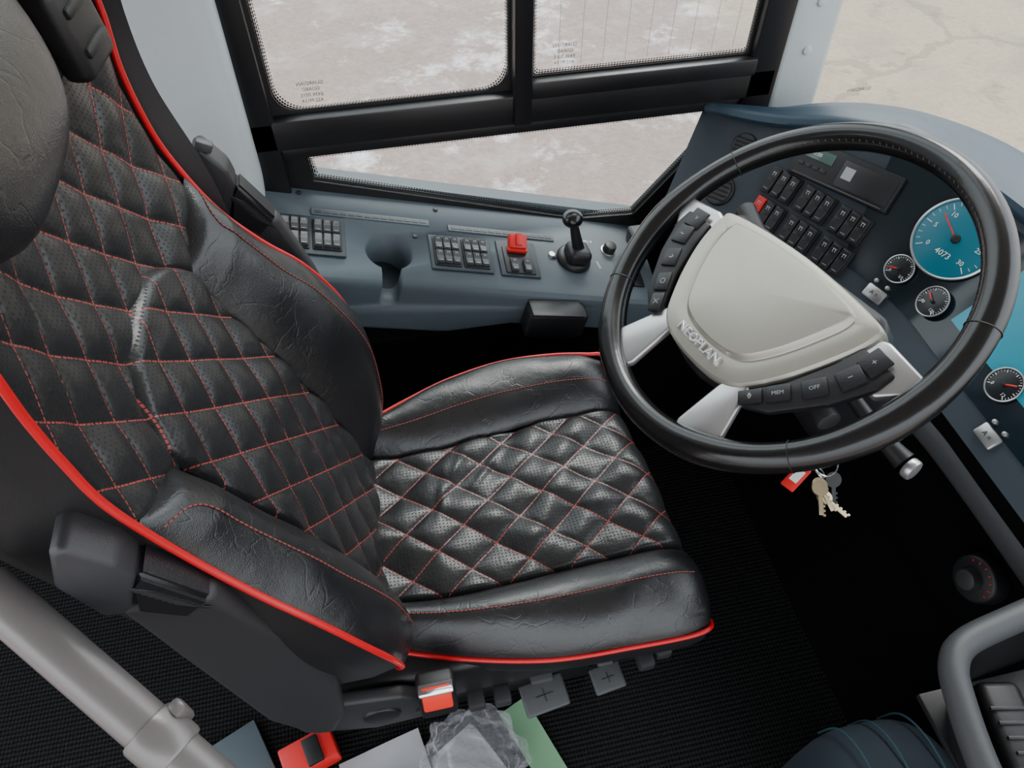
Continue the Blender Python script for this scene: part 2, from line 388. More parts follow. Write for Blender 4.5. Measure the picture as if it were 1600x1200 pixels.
# headrest
def sg(x, e): return math.copysign(abs(x)**e, x)
bm = bmesh.new(); bmesh.ops.create_uvsphere(bm, u_segments=48, v_segments=28, radius=1)
for v in bm.verts:
    c = v.co; v.co = BR(-.100+.126*sg(c.x, .62), .846+.142*sg(c.y, .62), .104+.043*sg(c.z, .75)+.012*c.x*c.x)
add('headrest', fin(bm, 'headrest', LEA, ang=180), seat, label='smooth black leather headrest')
# belt guide and strap
bm = bmesh.new(); X0 = frame(BR(.155, .722, .092), E1+NB*.25, E2+NB*.3)
bx(bm, .066, .085, .03, X0, .010, 3); bx(bm, .045, .010, .010, X0 @ T(0, -.018, .014), .003); bx(bm, .045, .010, .010, X0 @ T(0, .018, .014), .003)
guide = add('belt_guide', fin(bm, 'belt_guide', BLK), seat, label='black plastic shoulder belt guide')
bm = bmesh.new()
sp_ = catmull([BR(.19, .80, .135), BR(.235, .75, .118), BR(.262, .68, .075), BR(.270, .6, .045), BR(.272, .5, .03), BR(.276, .42, .01), BR(.285, .3, -.03), V((-.17, .885, .62)), V((-.14, .875, .50))], 8)
grid_bm(bm, lambda a, b: sp_[int(round(b*(len(sp_)-1)))]+V((.75, .30, .25)).normalized()*(a-.5)*.046, 4, len(sp_)-1)
ob = add('seat_belt_strap', fin(bm, 'seat_belt_strap', BLK2, ang=180), seat, label='dark woven seat belt strap')
# cushion
yn = sm([-.14, -.09, 0, .1, .2, .3, .38], [.470, .466, .456, .458, .464, .468, .466])
yf = sm([-.14, -.02, .07, .19, .29, .38], [.720, .714, .722, .737, .741, .742])
xf = lambda y: float(np.interp(y, [.33, .41, .46, .55, .64, .73, .80, .86], [.362, .374, .371, .368, .361, .353, .345, .325]))
def cmap(a, b):
    y = yn(.1)*(1-a)+yf(.1)*a; x = -.15+b*(xf(y)+.15); return x, yn(x)*(1-a)+yf(x)*a
def roll(b, b0, r):
    if b <= b0: return 0.
    t = (b-b0)/(1-b0); return r*(1-math.sqrt(max(0, 1-t*t)))
def cush(a, b):
    x, y = cmap(a, b); s = 2*a-1
    z = .537+.008*(1-s*s)+.0068*puff(x, y-.598)+wr(x*1.3, y, 2.)+.004*math.exp(-((x-.0)/.05)**2)
    for (cx_, cy_, k_) in ((.02, .62, -.25), (.045, .655, -.5), (.10, .66, -.8)):
        z += .0035*math.exp(-((x+k_*(y-cy_)-cx_)/.009)**2)*math.exp(-((y-cy_)/.04)**2)
    e = max(0, (abs(s)-.94)/.06); z -= .010*e*e; z -= roll(b, .90, .035)
    return V((x, y, z))
patch('cushion_panel', cush, 110, 200, QC, seat, lambda a, b: (cmap(a, b)[0], cmap(a, b)[1]-.598), label='quilted perforated leather seat cushion panel')
ypn = sm([-.11, -.09, .006, .129, .252, .34, .38], [.418, .409, .376, .348, .341, .340, .350])
ypf = sm([-.11, -.075, -.008, .065, .16, .255, .337, .38], [.755, .772, .803, .832, .852, .850, .834, .82])
def cb(sd):
    yp, ys, zp, bul = (ypn, yn, .515, .042) if sd < 0 else (ypf, yf, .574, .022)
    def f(s, b):
        x1 = xf(.34 if sd < 0 else .84)
        xs = -.15+b*(xf(ys(.3))+.15); xp = -.10+b*(x1+.10)
        x = xs*(1-s)+xp*s; y = ys(xs)*(1-s)+yp(xp)*s
        if b > .85: x += .012*math.sin(pi*s)*((b-.85)/.15)
        tp = min(1, b/.05+.3)
        z = .530*(1-s)+zp*s+bul*(math.sin(pi*s**.9)**.7)*tp+(.004*math.sin(pi*b))+wr(x*.8, y, .8)
        z -= roll(b, .88, .045*math.sin(pi*min(1, s+.12))**.5 if s < .88 else .012)
        return V((x, y, z))
    return f
fn_, ff_ = cb(-1), cb(1)
for sd, f in ((-1, fn_), (1, ff_)):
    patch('cushion_bolster', f, 36, 110, LEA, seat, label='smooth black leather cushion bolster')
    s0 = .42 if sd < 0 else .45
    sweep('stitching', [f(s0, t/30)+V((0, 0, .0006)) for t in range(2, 30)], .0008, THR, seat, n=6, sm_=3)
front = [fn_(1-i/16, 1) for i in range(17)]+[cush(i/40, 1) for i in range(1, 41)]+[ff_(i/16, 1) for i in range(1, 17)]
def apron(a, b):
    p = front[int(round(a*(len(front)-1)))]
    k = math.sin(b*pi)*.010; return V((p.x+k-.02*b*b, p.y+(.598-p.y)*.05*b, p.z*(1-b)+.445*b))
patch('cushion_front', apron, len(front)-1, 10, LEA, seat, ang=180)
np_ = [V((x, ypn(x)-.002, .515)) for x in [-.10+i*.46/24 for i in range(25)]]
fp_ = [V((x, ypf(x)+.002, .574)) for x in [-.10+i*.44/24 for i in range(25)]]
sweep('piping', np_+[V((.372, .352, .504)), V((.374, .375, .485)), V((.366, .42, .462))], .0036, RED, seat, n=10, sm_=3, label='red vinyl piping')
sweep('piping', fp_+[V((.350, .815, .565)), V((.350, .800, .53)), V((.348, .79, .47))], .0036, RED, seat, n=10, sm_=3, label='red vinyl piping')
def skirt(pp, dy):
    return lambda a, b: (lambda p: V((p.x, p.y+dy*b+(-.006 if dy > 0 else .006)*math.sin(pi*b), p.z*(1-b)+.44*b)))(pp[int(round(a*24))])
patch('cushion_side', skirt(np_, .012), 24, 8, BLK, seat); patch('cushion_side', skirt(fp_, -.02), 24, 8, BLK, seat)
# seat base
XZ = lambda y: M(((1, 0, 0, 0), (0, 0, -1, y), (0, 1, 0, 0), (0, 0, 0, 1)))   # local xy -> world xz, extrudes toward -y
prism('seat_base', [(-.25, .50), (-.25, .455), (-.20, .40), (-.12, .385), (.30, .395), (.345, .43), (.335, .49), (.1, .50)], .47, XZ(.835), BLK, seat, .012, 3, label='black plastic seat base')
sc = prism('side_cover', [(-.235, .485), (-.225, .44), (-.13, .395), (-.055, .40), (-.045, .47), (-.08, .505), (-.18, .53)], .02, XZ(.362), BLK2, seat, .006, 3, label='dark grey recliner cover')
cyl('pivot_cap', .028, .026, .008, XZ(.342) @ T(-.115, .452, 0), BLK, sc, .002)
for i, z in enumerate((.36, .32, .28, .24, .20, .16, .12)):
    box('suspension_bellows', .34-.01*(i % 2), .30-.01*(i % 2), .038, T(.08, .63, z), BLK, seat, .012)
box('pedestal', .36, .32, .10, T(.08, .63, .05), BLK, seat, .01)
for (x, y, w, l) in ((.127, .352, .072, .05), (.232, .357, .052, .042)):
    bm = bmesh.new(); X0 = T(x, y, .345) @ rx(.25) @ rz(.12)
    bx(bm, w, l, .010, X0, .004, 3); bx(bm, w*.4, .0012, .001, X0 @ T(0, 0, .0055), 0, mi=1); bx(bm, .0012, l*.4, .001, X0 @ T(0, 0, .0055), 0, mi=1)
    bx(bm, w*.5, .06, .012, T(x, y+.045, .36), .003)
    add('adjuster_lever', fin(bm, 'adjuster_lever', [GRY, BLK]), seat, label='grey seat adjustment paddle')
for (x, y, z) in ((.02, .355, .385), (.06, .355, .38), (.29, .36, .385), (.32, .37, .39)):
    box('adjuster_button', .026, .03, .024, T(x, y, z), BLK2, seat, .005)
# buckle
bk = box('belt_buckle', .052, .028, .075, T(-.033, .338, .507) @ rx(-.25), BLK, seat, .007, 3, label='belt buckle with chrome rim and red button')
box('buckle_rim', .046, .024, .006, T(-.033, .331, .547) @ rx(-.6), CHR, bk, .002)
box('release_button', .040, .010, .040, T(-.033, .323, .533) @ rx(-.35), REDB, bk, .003, label='bright red release button')
sweep('buckle_cable', [V((-.033, .345, .48)), V((-.06, .35, .44)), V((-.09, .37, .40))], .012, BLK, bk, n=10)
# armrests
def armrest(dx, dy, dz, s=1., capmat=None):
    XA = lambda y: T(dx, 0, dz) @ XZ(y+dy)
    a = prism('armrest', [(-.275, .955), (-.262, .83), (-.236, .60), (-.200, .515), (-.172, .505), (-.150, .56), (-.138, .68), (-.165, .83), (-.198, .945)], .030, XA(.345), BLK2, seat, .010, 4, label='dark plastic folding armrest raised beside the backrest')
    prism('armrest_cap', [(-.296, 1.012), (-.278, 1.062), (-.266, 1.066), (-.242, 1.030), (-.238, 1.005), (-.262, .950), (-.284, .950)], .040, XA(.352), capmat or BLK2, a, .006, 4)
    bm = bmesh.new(); P = [(-.236, 1.008), (-.198, .94), (-.226, .915), (-.262, .945), (-.25, .99)]
    f = bm.faces.new([bm.verts.new((x, y, 0)) for x, y in P]); r = bmesh.ops.extrude_face_region(bm, geom=[f]); bmesh.ops.translate(bm, verts=[g for g in r['geom'] if isinstance(g, bmesh.types.BMVert)], vec=(0, 0, .036))
    bmesh.ops.bevel(bm, geom=list(bm.edges), offset=.005, segments=3, affect='EDGES')
    add('height_wheel', fin(bm, 'height_wheel', SWB, X=XA(.350)), a, label='black textured armrest height wheel')
    bm = bmesh.new()
    for i in range(9):
        t = i/8; bx(bm, .0025, .03, .002, XA(.350) @ T(-.243+.028*t, .985-.045*t, .0365) @ rz(.9), .0006, 1)
    add('wheel_ribs', fin(bm, 'wheel_ribs', BLK), a)
    return a
armrest(0, 0., 0, capmat=mat('charcoal armrest plastic', (.036, .037, .040), .45, bs=700))
a2 = armrest(.048, .590, -.045)
box('armrest_button', .022, .014, .014, T(-.213, .908, 1.022) @ ry(.5), GRY, a2, .003)

# ------------------------------------------------------------------ steering wheel
WC = V((.443, .568, .959)); th = math.radians(34.15)
e2 = V((math.cos(th), 0, math.sin(th))); e1 = V((0, 1, 0))
XW = frame(WC, e2*.234-e1*.972, e2*.972+e1*.234)
wheel = empty('steering_wheel', WC, 'black leather steering wheel with champagne silver hub pad', 'steering wheel')
RR = .2185
def rimr(t):
    a = t*2*pi; d = 0
    for c in (pi+.12, -.12, pi*1.5-.55, pi*1.5+.55):
        w = (a-c+pi) % (2*pi)-pi; d += .12*math.exp(-(w/.20)**2)
    return 1.02+d
sweep('rim', [XW @ V((RR*math.cos(a), RR*math.sin(a), 0)) for a in [2*pi*i/120 for i in range(120)]], .0165, RIMM, wheel, n=24, closed=True, sm_=1, rf=lambda t: rimr(t), label='glossy black leather rim')
for a in (.42, pi-.42, pi+.62, -.62):
    c = [V((math.cos(2*pi*j/24)*.0172, 0, math.sin(2*pi*j/24)*.0172)) for j in range(24)]
    sweep('rim_seam', [XW @ rz(a) @ T(RR, 0, 0) @ p for p in c], .0007, BLK, wheel, n=5, closed=True, sm_=1)
bm = bmesh.new()
for i in range(52):
    a = .45+i*.041
    bx(bm, .0030, .0006, .0008, XW @ rz(a) @ T(RR-.0134, 0, .0100) @ ry(-.9) @ rz(.6), 0)
add('rim_stitching', fin(bm, 'rim_stitching', DMK, smooth=False), wheel)
# hub underside
prism('hub_base', [(-.15, .015), (-.125, .045), (.125, .045), (.15, .015), (.125, -.06), (.08, -.125), (.0, -.14), (-.08, -.125), (-.125, -.06)], .05, XW @ T(0, 0, -.045), BLK, wheel, .012, 3, label='black plastic hub back')
# pad : shield with raised inner panel
outl = catmull([(-.137, .018, 0), (-.120, .034, 0), (0, .043, 0), (.122, .034, 0), (.140, .018, 0), (.126, -.03, 0), (.098, -.088, 0), (.064, -.124, 0), (0, -.134, 0), (-.064, -.124, 0), (-.098, -.088, 0), (-.128, -.03, 0)], 6, True)
ctr = V((0, -.036, 0)); bm = bmesh.new(); rings = []
prof = [(1.0, -.014), (1.004, .000), (.996, .007), (.97, .0105), (.90, .0125), (.80, .0135), (.785, .0125), (.77, .0145), (.755, .0185), (.735, .0205), (.6, .0225), (.3, .0245)]
for k_, h in prof: rings.append([bm.verts.new(ctr+(p-ctr)*k_+V((0, .008 if k_ < .79 else 0, h))) for p in outl])
for A, B in zip(rings, rings[1:]):
    for j in range(len(A)): bm.faces.new((A[j], A[(j+1) % len(A)], B[(j+1) % len(A)], B[j]))
c0 = bm.verts.new(ctr+V((0, .008, .0250)))
for j in range(len(outl)): bm.faces.new((rings[-1][j], rings[-1][(j+1) % len(outl)], c0))
add('hub_pad', fin(bm, 'hub_pad', SIL, X=XW, ang=28), wheel, label='champagne silver hub pad with raised centre panel')
text('raised_lettering', 'NEOPLAN', .0160, XW @ T(-.001, -.1140, .0140) @ rx(.10) @ M.Diagonal((1.12, .95, 1, 1)), CHR, wheel, .0026, .0006, label='chrome raised letters')
for sd in (-1, 1):
    prism('spoke', [(sd*.055, -.112), (sd*.083, -.105), (sd*.110, -.168), (sd*.100, -.196), (sd*.062, -.205), (sd*.054, -.19)][::sd], .012, XW @ T(0, 0, -.006), SIL2, wheel, .004, 3, label='satin silver lower spoke')
    prism('spoke', [(sd*.12, .016), (sd*.15, .026), (sd*.205, .018), (sd*.208, -.002), (sd*.185, -.028), (sd*.13, -.03)][::sd], .014, XW @ T(0, 0, -.010), SIL2, wheel, .004, 3, label='satin silver side spoke')
    sp = prism('control_panel', [(sd*.138, .004), (sd*.184, .002), (sd*.184, -.022), (sd*.164, -.064), (sd*.126, -.114), (sd*.098, -.130), (sd*.082, -.118), (sd*.112, -.075), (sd*.130, -.03)][::sd], .010, XW @ T(0, 0, .000), BLK, wheel, .004, 2, label='black strip of steering wheel buttons')
    marks = ['+', '−', 'OFF', 'MEM', '◊'] if sd > 0 else ['>', '♪', '↑', '○', '✕']
    arc = catmull([(.161, -.002, 0), (.157, -.029, 0), (.140, -.061, 0), (.117, -.091, 0), (.098, -.115, 0)], 10)
    for i_, mk in enumerate(marks):
        c_ = arc[int(i_*10)]; tg_ = (arc[min(int(i_*10)+1, len(arc)-1)]-arc[max(int(i_*10)-1, 0)]).normalized(); an = math.atan2(tg_.y, tg_.x*sd)
        Xb = XW @ T(sd*c_.x, c_.y, .0110) @ rz(an)
        bb = box('wheel_button', .027, .026-.002*i_, .004, Xb, SWB, sp, .002)
        text('button_mark', mk, .0065 if len(mk) > 1 else .0100, Xb @ T(0, 0, .0023) @ rz(0 if sd < 0 else pi), GMK, bb, .0001)
# column
colm = empty('steering_column', (.56, .568, .75), 'black plastic steering column shroud with stalks', 'steering column')
XC = frame(WC, (0, -1, 0), e2)
bm = bmesh.new(); bx(bm, .13, .12, .24, XC @ T(0, -.005, -.19), .028, 4); cy(bm, .05, .045, .05, XC @ T(0, 0, -.075))
add('column_shroud', fin(bm, 'column_shroud', BLK), colm)
sweep('indicator_stalk', [V((.54, .60, .83)), V((.55, .70, .825)), V((.565, .80, .82)), V((.578, .885, .812))], .012, BLK, colm, n=14, rf=lambda t: .7+.75*t**2, label='black indicator stalk')
sweep('wiper_stalk', [V((.54, .53, .83)), V((.552, .48, .815)), V((.564, .425, .805)), V((.574, .395, .80))], .011, BLK, colm, n=14, rf=lambda t: .8+.5*t**2, label='black retarder stalk with silver end ring')
cyl('stalk_end_ring', .0140, .0140, .012, frame((.577, .384, .799), (1, .35, .1), (0, .1, 1)), SIL2, colm, .003)
cyl('ignition_lock', .016, .016, .03, frame((.52, .49, .79), (1, 0, 0), (0, 0, 1)), BLK2, colm, .002)
# keys
keys = empty('key_bunch', (.505, .45, .76), 'bunch of keys with a red plastic tag hanging from the ignition', 'keys')
def ring(name, c, r, w, X, mt, par): return sweep(name, [X @ V((r*math.cos(a), r*math.sin(a), 0))+V(c) for a in [2*pi*i/24 for i in range(24)]], w, mt, par, n=6, closed=True, sm_=1)
ring('key_ring', (.510, .438, .752), .016, .0010, rx(.6), CHR, keys); ring('key_ring', (.500, .432, .745), .009, .0008, ry(.6), CHR, keys)
def tag(name, c, X, mt, mt2):
    bm = bmesh.new(); bx(bm, .019, .040, .004, None, .0018, 2); bx(bm, .011, .020, .0008, T(0, .002, .0022), 0, mi=1)
    return add(name, fin(bm, name, [mt, mt2], X=T(*c) @ X), keys, label='red plastic key tag with white label')
tag('key_tag', (.472, .436, .735), rz(-1.05) @ rx(.25), REDP, WHT)
for i, (c, a, b_) in enumerate((((.504, .412, .722), .15, .3), ((.524, .420, .715), -.2, .7), ((.492, .404, .73), -.35, .2), ((.514, .402, .71), .5, .1))):
    bm = bmesh.new(); cy(bm, .0105, .0105, .0025, T(0, .012, 0), 20); bx(bm, .006, .028, .002, T(0, -.010, 0), .0004, 1)
    for j in range(4): bx(bm, .003, .003, .002, T(.0035, -.006-.006*j, 0), 0)
    add('key', fin(bm, 'key', KEYM if i != 1 else BLK, X=T(*c) @ rz(a) @ rx(b_)), keys, label='metal key' if i != 1 else 'key with black bow')

# ------------------------------------------------------------------ dashboard
dash = empty('dashboard', (.8, .6, .6), 'blue-grey wraparound dashboard with switch panel and instrument cluster', 'dashboard')
WO = V((.731, .832, .70)); we = V((.201, -.298, .04)).normalized(); wf = V((.497, .335, .8)); wf = (wf-we*we.dot(wf)).normalized()
XG = frame(WO, we, wf); XD = frame((.78, .6, .70), (0, -1, 0), (.625, 0, .78))
XF = frame((.771, .751, .710), (.056, -.156, 0), (.092, 0, .115))      # angled facet between side wing and centre face
Bs, Ts = [], []
for u, vt in ((-.345, .19), (-.27, .195), (-.19, .205), (-.10, .225), (-.02, .235), (.04, .235)):
    Bs.append(XG @ V((u, -.025, 0))); Ts.append(XG @ V((u, vt, 0)))
for y in (.70, .60, .45, .30, .15, .0, -.15):
    u = .6-y; Bs.append(XD @ V((u, -.022, 0))); Ts.append(XD @ V((u, .222, 0)))
Bc = catmull(Bs, 8); Tc = catmull(Ts, 8); NS = len(Bc)-1
ix = lambda a: int(round(a*NS))
def face(a, b): return Bc[ix(a)]*(1-b)+Tc[ix(a)]*b
patch('instrument_panel', face, NS, 10, BLU, dash, label='dark blue-grey instrument panel face', ang=180)
Ks = [(.655, 1.185, .805), (.70, 1.15, .825), (.735, 1.115, .842), (.80, 1.075, .865), (.87, 1.03, .878), (.93, .97, .885), (.985, .87, .89), (1.015, .75, .89), (1.03, .6, .89), (1.035, .45, .89), (1.035, .30, .885), (1.03, .15, .88), (1.02, 0, .87)]
Kc = catmull(Ks, 8)
def hood(a, b):
    i = ix(a); t, k = Tc[i], Kc[min(i, len(Kc)-1)]
    d = (k-t); d.z = 0; d.normalize()
    pts = [t, t-d*.012+V((0, 0, .002)), t-d*.016+V((0, 0, .010)), t-d*.008+V((0, 0, .020)), t*.5+k*.5+V((0, 0, .020)), k+V((0, 0, .008)), k+d*.012, k+d*.02-V((0, 0, .25))]
    x = b*7; j = min(int(x), 6); s = x-j; return pts[j]*(1-s)+pts[j+1]*s
patch('dashboard_hood', hood, NS, 21, BLU3, dash, label='blue plastic hood over the instruments', ang=60)
def under(a, b):
    p = Bc[ix(a)]; yy = p.y
    o = V((.83, .56, 0)) if yy > .82 else V((1, 0, 0))
    pts = [p, p-V((0, 0, .018))-o*.002, p-V((0, 0, .055))+o*.004, p-V((0, 0, .10))+o*.05, V((p.x, p.y, .12))+o*.10]
    x = b*4; j = min(int(x), 3); s = x-j; return pts[j]*(1-s)+pts[j+1]*s
patch('knee_panel', under, NS, 16, WALLD, dash, ang=60)
sweep('edge_trim', [V((.760, .56, .632)), V((.765, .50, .634)), V((.768, .40, .634)), V((.768, .28, .634)), V((.768, .1, .634)), V((.76, -.1, .634))], .022, GRY, dash, n=12, up=(1, 0, 0), flat=.4, label='grey lower dashboard edge trim')
# switches
def rocker_mesh(w, h, d, mt, icon=True):
    bm = bmesh.new(); bx(bm, w, h, d, T(0, 0, d/2), .0015, 2)
    bx(bm, w*.84, h*.44, .002, T(0, h*.23, d) @ rx(.14), .0006, 1)
    bx(bm, w*.84, h*.44, .002, T(0, -h*.23, d) @ rx(-.10), .0006, 1)
    if icon:
        bx(bm, w*.40, h*.03, .0004, T(0, h*.30, d+.0018), 0, mi=1); bx(bm, w*.06, h*.14, .0004, T(-w*.1, h*.24, d+.0016), 0, mi=1); bx(bm, w*.06, h*.12, .0004, T(w*.14, h*.24, d+.0016), 0, mi=1)
        bx(bm, w*.5, h*.035, .0004, T(0, -h*.36, d+.0014), 0, mi=1)
    return fin(bm, 'rocker', [mt, GMK])
RK = rocker_mesh(.0175, .046, .007, SWB); RKR = rocker_mesh(.0175, .046, .008, REDP)
def inst(name, me, X, parent, label=None):
    o = bpy.data.objects.new(name, me); COL.objects.link(o); setpar(o, parent); o.matrix_basis = X
    if label: o['label'] = label
    return o
for r_, cs in enumerate([[(-.139, .109), (-.069, .097), (.001, .084)], [(-.142, .054), (-.072, .041), (-.003, .027)]]):
    for gi, (u, v) in enumerate(cs):
        Xg = XG @ T(u, v, .001) @ rz(-.17)
        sp = box('switch_group', .062, .050, .006, Xg, BLK, dash, .002, label='black frame holding three rocker switches')
        for j in range(3):
            hz = (r_ == 1 and gi == 0 and j == 0)
            inst('rocker_switch', RKR if hz else RK, Xg @ T((j-1)*.0195, 0, .002), sp, 'red hazard warning rocker switch' if hz else None)
# round vents
for (u, v, r) in ((-.236, .150, .026), (-.245, .066, .030)):
    bm = bmesh.new(); X0 = XG @ T(u, v, .002); cy(bm, r, r*.94, .008, X0, 40, 0, .002); cy(bm, r*.8, r*.8, .002, X0 @ T(0, 0, .0042), 32, 1)
    for j in range(5): bx(bm, r*1.3, .0025, .004, X0 @ T(0, (j-2)*r*.28, .005) @ rx(.5), .0005, 1, mi=0)
    add('air_vent', fin(bm, 'air_vent', [BLK, SWB]), dash, label='round black air vent')
# tachograph unit
Xt = XG @ T(-.045, .158, .004) @ rz(-.09)
tg = box('tachograph', .186, .062, .016, Xt, BLK, dash, .003, label='black recorder unit with small display and drawer')
box('display', .055, .018, .002, Xt @ T(-.052, .012, .0085), LCD, tg, .0005)
box('drawer', .095, .044, .003, Xt @ T(.040, -.001, .0085), SWB, tg, .001)
box('paper_slot', .165, .0012, .003, Xt @ T(0, -.027, .0085), DMK, tg, .0003)
box('drawer_label', .018, .020, .0006, Xt @ T(.008, .002, .0104), GMK, tg, 0)
for j in range(4): box('unit_button', .010, .006, .003, Xt @ T(-.075+j*.014, -.010, .0085), BLK2, tg, .001)
text('unit_text', '0:00', .009, Xt @ T(-.055, .012, .0098), WHT, tg, .0001)
# cluster: lens and display follow the curved face
def strip(i0, i1, b0, b1, off):
    def f(a, b):
        x = i0+(i1-i0)*a; i = int(x); s = x-i; j = min(i+1, NS)
        B_ = Bc[i]*(1-s)+Bc[j]*s; T_ = Tc[i]*(1-s)+Tc[j]*s; bb = b0+(b1-b0)*b
        n = (Bc[j]-Bc[max(i-1, 0)]).cross(T_-B_).normalized()
        return B_*(1-bb)+T_*bb+n*off
    return f
patch('cluster_lens', strip(37, 92, .17, .95, .0015), 60, 8, mat('glossy dark cluster lens', (.006, .014, .020), .14), dash, label='dark glossy instrument cluster window', ang=180)
patch('cluster_display', strip(53, 68, .36, .92, .0030), 30, 8, CYA, dash, label='cyan lit instrument display', ang=180)
DKG = mat('dial black', (.010, .012, .014), .3); DCY = mat('dial cyan', (.006, .095, .135), .3, emit=.45)
def gauge(XP, u, v, r, fm, nums, need, nm='gauge', sc=.2, lab='round gauge with white scale and red needle', rot=0.):
    Xg = XP @ T(u, v, .006) @ rz(rot)
    g = cyl(nm, r, r, .004, Xg, fm, dash, .0005, 48, label=lab)
    sweep('bezel', [Xg @ V((r*math.cos(a), r*math.sin(a), .003)) for a in [2*pi*i/64 for i in range(64)]], r*.022+.0007, SIL2, g, n=8, closed=True, sm_=1)
    bm = bmesh.new(); N = 25
    for i in range(N):
        a = math.radians(220-i*260/(N-1)); big = i % 4 == 0
        bx(bm, r*(.16 if big else .09), .0011 if big else .0006, .0005, Xg @ rz(a) @ T(r*(.82 if big else .86), 0, .0026), 0)
    add('scale_marks', fin(bm, 'scale_marks', WHT, smooth=False), g)
    for i, s in enumerate(nums):
        a = math.radians(220-i*260/max(1, len(nums)-1)); text('scale_number', s, r*sc, Xg @ T(r*.62*math.cos(a), r*.62*math.sin(a), .0026), WHT, g, .0001)
    bm = bmesh.new(); a = math.radians(need); bx(bm, r*.8, .0022, .001, Xg @ rz(a) @ T(r*.32, 0, .005), .0003, 1); add('needle', fin(bm, 'needle', REDP), g)
    cyl('needle_hub', r*.12, r*.10, .005, Xg @ T(0, 0, .005), BLK, g, .0005)
    return g
g = gauge(XF, .0407, .137, .062, DCY, ['0', '5', '10', '15', '20', '25', '30'], 150, 'rev_counter', .17, 'large round dial with cyan backlight and white numbers')
text('display_text', '4073', .013, XF @ T(.0407, .110, .0095), WHT, g, .0001)
bm = bmesh.new()
for i in range(5): bx(bm, .006, .004, .0006, XF @ T(.0407, .137, .009) @ rz(math.radians(108-i*9)) @ T(.057, 0, 0) @ rz(pi/2), 0)
add('green_band', fin(bm, 'green_band', GRNL), g)
gauge(XF, .0055, .0567, .0225, DKG, ['0', '1/1'], 200, sc=.3); gauge(XD, -.080, .064, .0245, DKG, ['40', '120'], 160, sc=.3)
gauge(XD, .094, .066, .0245, DKG, ['0', '12'], 40, sc=.3); gauge(XD, .16, .148, .066, DCY, ['0', '20', '40', '60', '80', '100', '120'], 220, 'speedometer', .17, 'large round speed dial with cyan backlight')
for XP, u, v in ((XF, .0, .004), (XD, .142, .008)):
    kp = box('key_pad', .036, .023, .006, XP @ T(u, v, .003), SIL2, dash, .003, label='small silver pad with black symbols')
    text('pad_symbols', 'A =', .010, XP @ T(u, v, .0065), BLK, kp, .0001)
    for j in (-1, 1): cyl('pad_knob', .0035, .0035, .008, XP @ T(u+j*.011, v+.019, .004), SIL2, kp, .001)
# lower dial
Xl = frame((.80, .335, .50), (0, -1, 0), (.3, 0, 1))
ld = cyl('heater_dial', .040, .036, .03, Xl, BLK, dash, .004, label='round black rotary control with red marks')
cyl('dial_knob', .018, .016, .03, Xl @ T(0, 0, .018), BLK2, ld, .003)
bm = bmesh.new()
for i in range(7): bx(bm, .004, .0015, .0005, Xl @ rz(.4*i) @ T(.029, 0, .0155), 0)
add('dial_marks', fin(bm, 'dial_marks', REDP, smooth=False), ld)

# ------------------------------------------------------------------ side console
con = empty('side_console', (.1, 1.09, .5), 'blue-grey plastic side console below the driver window', 'console')
XN = frame((-.08, .98, .70), (1, 0, -.29), (0, .22, .035))
pr = [(.262, -.005), (.262, .012), (.235, .012), (.225, 0), (.02, 0), (.010, -.002), (.003, -.008), (0, -.018), (-.004, -.118), (.0, -.126), (.04, -.13), (.262, -.13)]
bm = bmesh.new(); R = [[bm.verts.new((s, t, n)) for t, n in pr] for s in (-.22, .62)]
for j in range(len(pr)): bm.faces.new((R[0][j], R[0][(j+1) % len(pr)], R[1][(j+1) % len(pr)], R[1][j]))
bm.faces.new(R[0][::-1]); bm.faces.new(R[1])
body = add('console_body', fin(bm, 'console_body', BLU2, X=XN, ang=25), con)
bm = bmesh.new(); cy(bm, .047, .040, .16, XN @ T(.079, .078, 0) @ rx(pi), 40)
cut1 = add('c1', fin(bm, 'c1', BLU2))
bm = bmesh.new(); bx(bm, .036, .10, .09, XN @ T(.080, .015, -.01), .012, 4); cut2 = add('c2', fin(bm, 'c2', BLU2))
for c in (cut1, cut2):
    md = body.modifiers.new('b', 'BOOLEAN'); md.object = c; md.operation = 'DIFFERENCE'; md.solver = 'EXACT'
bpy.context.view_layer.update(); me2 = bpy.data.meshes.new_from_object(body.evaluated_get(bpy.context.evaluated_depsgraph_get())); body.modifiers.clear(); body.data = me2
for c in (cut1, cut2): bpy.data.objects.remove(c)
cyl('cup_holder_base', .044, .044, .004, XN @ T(.079, .078, -.075), BLU, con, .001, label='round cup holder well')
def cpanel(s0, s1, t0, t1, name='switch_panel', label='black panel of rocker switches'):
    return box(name, s1-s0, t1-t0, .006, XN @ T((s0+s1)/2, (t0+t1)/2, .002), BLU, con, .002, label=label)
RK2 = rocker_mesh(.0145, .031, .007, SWG)
for (s0, s1, t0, t1) in ((-.118, .002, .052, .142), (.153, .272, .042, .126)):
    p_ = cpanel(s0, s1, t0, t1); sc_, tc_ = (s0+s1)/2, (t0+t1)/2
    for m_ in (-1, 1):
        fr_ = box('switch_frame', .050, .070, .006, XN @ T(sc_+m_*.0275, tc_, .005), BLK, p_, .002)
        for i in range(3):
            for j in (-1, 1): inst('rocker_switch', RK2, XN @ T(sc_+m_*.0275+(i-1)*.0155, tc_+j*.0165, .006), p_)
p_ = cpanel(.286, .366, .040, .128, label='switch panel with red safety cover')
box('switch_frame', .060, .066, .006, XN @ T(.326, .078, .005), BLK, p_, .002)
for i in range(2): inst('rocker_switch', RK2, XN @ T(.313+i*.026, .062, .007), p_)
